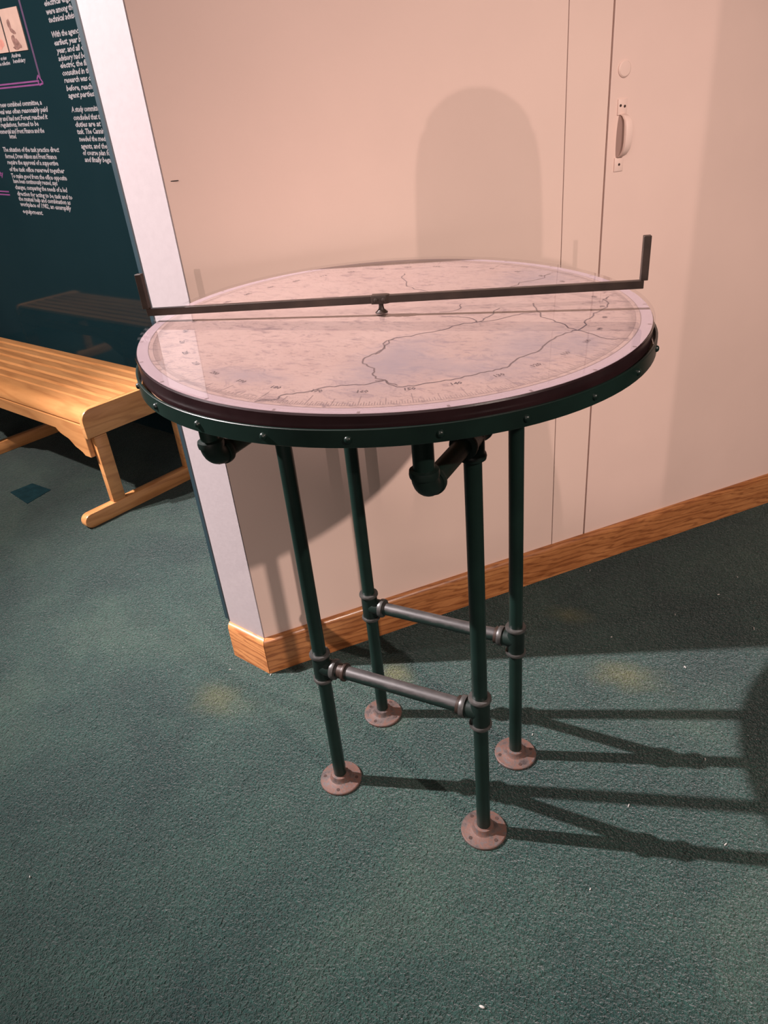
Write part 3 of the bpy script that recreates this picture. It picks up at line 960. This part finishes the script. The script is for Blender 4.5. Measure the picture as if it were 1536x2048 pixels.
for x in (-0.006, 0.0055):
    bm = new()
    lathe(bm, [(0.003, 0), (0.003, 0.0015), (0.0015, 0.0024), (0, 0.0025)], (x, -0.0075, BZ), (0, -1, 0), 12)
    finish('screw', bm, M['bronze'], sb)
bm = new(); lathe(bm, [(0, 0.0004), (0.0092, 0.0004), (0.0095, 0.0015), (0.0075, 0.0030), (0.0045, 0.0060), (0.0036, 0.0100), (0.0036, BZ - 0.006), (0, BZ - 0.006)], (0, 0, 0), (0, 0, 1), 24)
finish('pivot_post', bm, M['bronze'], sb)

# ================================================================== bits on the carpet
lint_spots = [(0.513, 0.849, .006), (0.41, 0.061, .007), (0.555, 0.953, .004), (0.416, 0.718, .004), (0.588, 0.043, .006), (0.16, 0.851, .006), (0.607, 0.725, .009),
              (0.464, 0.515, .006), (0.278, 0.567, .004), (0.535, 0.237, .006), (-0.616, 0.092, .005), (0.379, -0.143, .003), (-0.622, -0.547, .004), (0.182, 0.169, .004), (-0.50, 0.115, .006)]
bm = new()
for x, y, s in lint_spots:
    a = random.uniform(0, 3.14)
    mx = Matrix.Translation((x, y, 0.002)) @ Matrix.Rotation(a, 4, 'Z')
    box(bm, (-s / 2, -0.0007, -0.002), (s / 2, 0.0007, 0.0006), mx)
o = finish('lint_specks', bm, M['lint'], smooth=0)
tag(o, 'tiny pale lint specks scattered on the green carpet', 'lint'); o['kind'] = 'stuff'
cr = thing('crumb', 'small white crumb lying alone on carpet nearest the camera', 'crumb', (0.267, -0.404, 0.0))
bm = new(); bmesh.ops.create_icosphere(bm, subdivisions=2, radius=0.0032)
for v in bm.verts:
    v.co = Vector((v.co.x * 1.5 + 0.0004 * math.sin(v.co.y * 900), v.co.y * 0.7, v.co.z * 0.7 + 0.0021))
finish('grain', bm, M['lint'], cr)
# darker square of replaced carpet by the bench
bm = new()
prism(bm, [(-2.206, 0.646), (-2.035, 0.595), (-2.041, 0.72), (-2.18, 0.739)], 0.0, 0.0015, lambda p, q, t: Vector((p, q, t)))
o = finish('carpet_patch', bm, M['carpet_patch'], smooth=0)
tag(o, 'small dark blue square patch on carpet in front of bench', 'carpet patch')


# ================================================================== the photographer, whose shadow falls on the wall
FW = Vector((-0.4910, 0.8712, 0)); RT = Vector((0.8712, 0.4910, 0))
PB = Vector((CAM_LOC.x, CAM_LOC.y, 0)) - FW * 0.34
CR = cam.rotation_euler.to_matrix()
CX, CY, CZ = CR.col[0].copy(), CR.col[1].copy(), CR.col[2].copy()
def PP(f, r, z): return PB + FW * f + RT * r + Vector((0, 0, z))
PH = CAM_LOC + CZ * 0.016 - CY * 0.052 + CX * 0.018        # centre of the phone
ph_t = thing('phone', 'black phone held up in both hands by the person', 'phone', PH)
ph_t.rotation_euler = CAM_ROT
bm = new(); box(bm, (-0.036, -0.073, -0.004), (0.036, 0.073, 0.004))
finish('phone_body', bm, M['phone'], ph_t, bevel=0.003)
bm = new(); box(bm, (-0.0335, -0.0705, 0.0041), (0.0335, 0.0705, 0.0044))
finish('screen', bm, M['phone'], ph_t)

def skinned(name, verts, edges, radii, m, parent, root=0, levels=2, assign=None):
    me = bpy.data.meshes.new(name)
    me.from_pydata([tuple(v) for v in verts], edges, [])
    o = bpy.data.objects.new(name, me)
    COL.objects.link(o)
    md = o.modifiers.new('skin', 'SKIN'); md.use_smooth_shade = True
    for i, d in enumerate(me.skin_vertices[0].data):
        r = radii[i]
        d.radius = r if isinstance(r, tuple) else (r, r)
        d.use_root = (i == root)
    sd = o.modifiers.new('sub', 'SUBSURF'); sd.levels = levels; sd.render_levels = levels
    dg = bpy.context.evaluated_depsgraph_get(); dg.update()
    nm = bpy.data.meshes.new_from_object(o.evaluated_get(dg))
    bpy.data.objects.remove(o)
    bpy.data.meshes.remove(me)
    nm.name = name
    nm.materials.clear()
    for mm in m: nm.materials.append(mm)
    for p in nm.polygons:
        p.use_smooth = True
        if assign: p.material_index = assign(p.center)
    q = bpy.data.objects.new(name, nm)
    COL.objects.link(q)
    if parent is not None: q.parent = parent
    return q

per = thing('person', 'person in navy shirt and grey trousers standing and holding up a phone', 'person', (0, 0, 0))
V, E, RR = [], [], []
def jv(p, r, frm=None):
    V.append(p); RR.append(r)
    if frm is not None: E.append((frm, len(V) - 1))
    return len(V) - 1
pel = jv(PP(0.0, 0, 0.84), (0.15, 0.11))
wst = jv(PP(0.0, 0, 0.98), (0.125, 0.095), pel)
chs = jv(PP(0.01, 0, 1.13), (0.14, 0.10), wst)
upc = jv(PP(0.01, 0, 1.22), (0.12, 0.085), chs)
nk = jv(PP(0.02, 0, 1.295), 0.052, upc)
jaw = jv(PP(0.045, 0, 1.355), (0.062, 0.072), nk)
hd = jv(PP(0.035, 0, 1.43), (0.077, 0.092), jaw)
crn = jv(PP(0.03, 0, 1.495), (0.06, 0.072), hd)
for sx in (-1, 1):
    sh = jv(PP(0.0, sx * 0.165, 1.215), 0.055, upc)
    el = jv(PP(0.06, sx * 0.225, 0.99), 0.042, sh)
    hp = PH + CX * (sx * 0.052) - CY * 0.035 + CZ * 0.012
    wr = jv(hp - FW * 0.075 - Vector((0, 0, 0.045)) + RT * sx * 0.012, 0.027, el)
    pm = jv(hp - FW * 0.02 - Vector((0, 0, 0.012)), (0.034, 0.018), wr)
    jv(hp + CY * 0.02 - CZ * 0.004, (0.030, 0.015), pm)
    hip = jv(PP(0.0, sx * 0.095, 0.76), 0.088, pel)
    kn = jv(PP(0.02, sx * 0.105, 0.44), 0.056, hip)
    an = jv(PP(0.0, sx * 0.11, 0.085), 0.040, kn)
    jv(PP(0.12, sx * 0.12, 0.038), (0.040, 0.030), an)
def who(c):
    d = (c - PH).length
    if c.z > 1.30 or d < 0.135: return 0
    if c.z > 0.86: return 1
    return 2 if c.z > 0.075 else 3
skinned('body', V, E, RR, [M['skin'], M['shirt'], M['trousers'], M['shoe']], per, 0, 2, who)
# five fingers on each hand, closed around the edges of the phone
for sx in (-1, 1):
    hp = PH + CX * (sx * 0.052) - CY * 0.035 + CZ * 0.012
    for k, L in enumerate((0.030, 0.036, 0.034, 0.027)):
        b = hp + CY * (0.045 - 0.019 * k) + CX * (sx * 0.010)
        pts = [b, b - CZ * 0.016 + CX * (sx * 0.001), b - CZ * 0.024 - CX * (sx * 0.010), b - CZ * 0.0235 - CX * (sx * (0.010 + L * 0.6))]
        skinned('finger', pts, [(0, 1), (1, 2), (2, 3)], [0.009, 0.0085, 0.008, 0.0065], [M['skin']], per, 0, 1)
    b = hp - CY * 0.005 + CZ * 0.006
    skinned('thumb', [b, b + CZ * 0.004 + CY * 0.018 - CX * (sx * 0.012), b + CZ * 0.003 + CY * 0.036 - CX * (sx * 0.024), b + CZ * 0.002 + CY * 0.048 - CX * (sx * 0.029)],
            [(0, 1), (1, 2), (2, 3)], [0.011, 0.0105, 0.0095, 0.007], [M['skin']], per, 0, 1)
# face: nose, eyes, mouth, ears
hc = PP(0.035, 0, 1.43)
bm = new()
for a, r in ((Vector(hc + FW * 0.092 + Vector((0, 0, -0.012))), 0.011),):
    g = bmesh.ops.create_uvsphere(bm, u_segments=12, v_segments=8, radius=r)
    for v in g['verts']: v.co = Vector((v.co.x, v.co.y, v.co.z * 2.0)) + a
finish('nose', bm, M['skin'], per)
for sx in (-1, 1):
    bm = new(); bmesh.ops.create_uvsphere(bm, u_segments=12, v_segments=8, radius=0.011)
    for v in bm.verts: v.co = v.co + hc + FW * 0.080 + RT * (sx * 0.032) + Vector((0, 0, 0.008))
    finish('eye', bm, M['text'], per)
    bm = new(); bmesh.ops.create_uvsphere(bm, u_segments=12, v_segments=8, radius=0.018)
    for v in bm.verts: v.co = Vector((v.co.x * 0.45, v.co.y * 0.6, v.co.z * 1.6)) + hc + RT * (sx * 0.080) - Vector((0, 0, 0.008))
    finish('ear', bm, M['skin'], per)
bm = new(); bmesh.ops.create_uvsphere(bm, u_segments=12, v_segments=8, radius=0.02)
rm = Matrix((RT, FW, Vector((0, 0, 1)))).transposed()
for v in bm.verts: v.co = rm @ Vector((v.co.x, v.co.y * 0.4, v.co.z * 0.3)) + hc + FW * 0.082 - Vector((0, 0, 0.055))
finish('mouth', bm, M['print_red'], per)
# shoulder-length hair, open over the face
bm = new()
rows = []
for i in range(15):
    t = i / 14
    z = 1.534 - 0.36 * t ** 1.4
    if z > 1.435:
        k = math.sqrt(max(0.03, 1 - ((z - 1.435) / 0.103) ** 2))
    else:
        k = 1.0 + 0.10 * math.sin((t - 0.3) * 3.2)
    rx, ry = 0.097 * k, 0.108 * k
    row = []
    for j in range(25):
        open_a = 0.0 if z > 1.49 else 0.95
        a = open_a + (2 * math.pi - 2 * open_a) * j / 24
        row.append(bm.verts.new(PP(0.022 + ry * math.cos(a), rx * math.sin(a) * (1 + 0.03 * math.sin(9 * a)), z)))
    rows.append(row)
for A, B in zip(rows[:-1], rows[1:]):
    for j in range(24):
        bm.faces.new((A[j], A[j + 1], B[j + 1], B[j]))
c = bm.verts.new(PP(0.02, 0, 1.538))
for j in range(24): bm.faces.new((c, rows[0][j + 1], rows[0][j]))
finish('hair', bm, M['hair'], per)


# added light blocker: unseen partition behind the camera, its edge shades the door wall
bm = new()
box(bm, (0, -0.12, 0), (2.6, 0, 2.7))
o = struct(finish('wall_occluder', bm, M['wall'], smooth=0))
o.location = (1.43, -2.2, 0); o.rotation_euler = (0, 0, R_(-6))
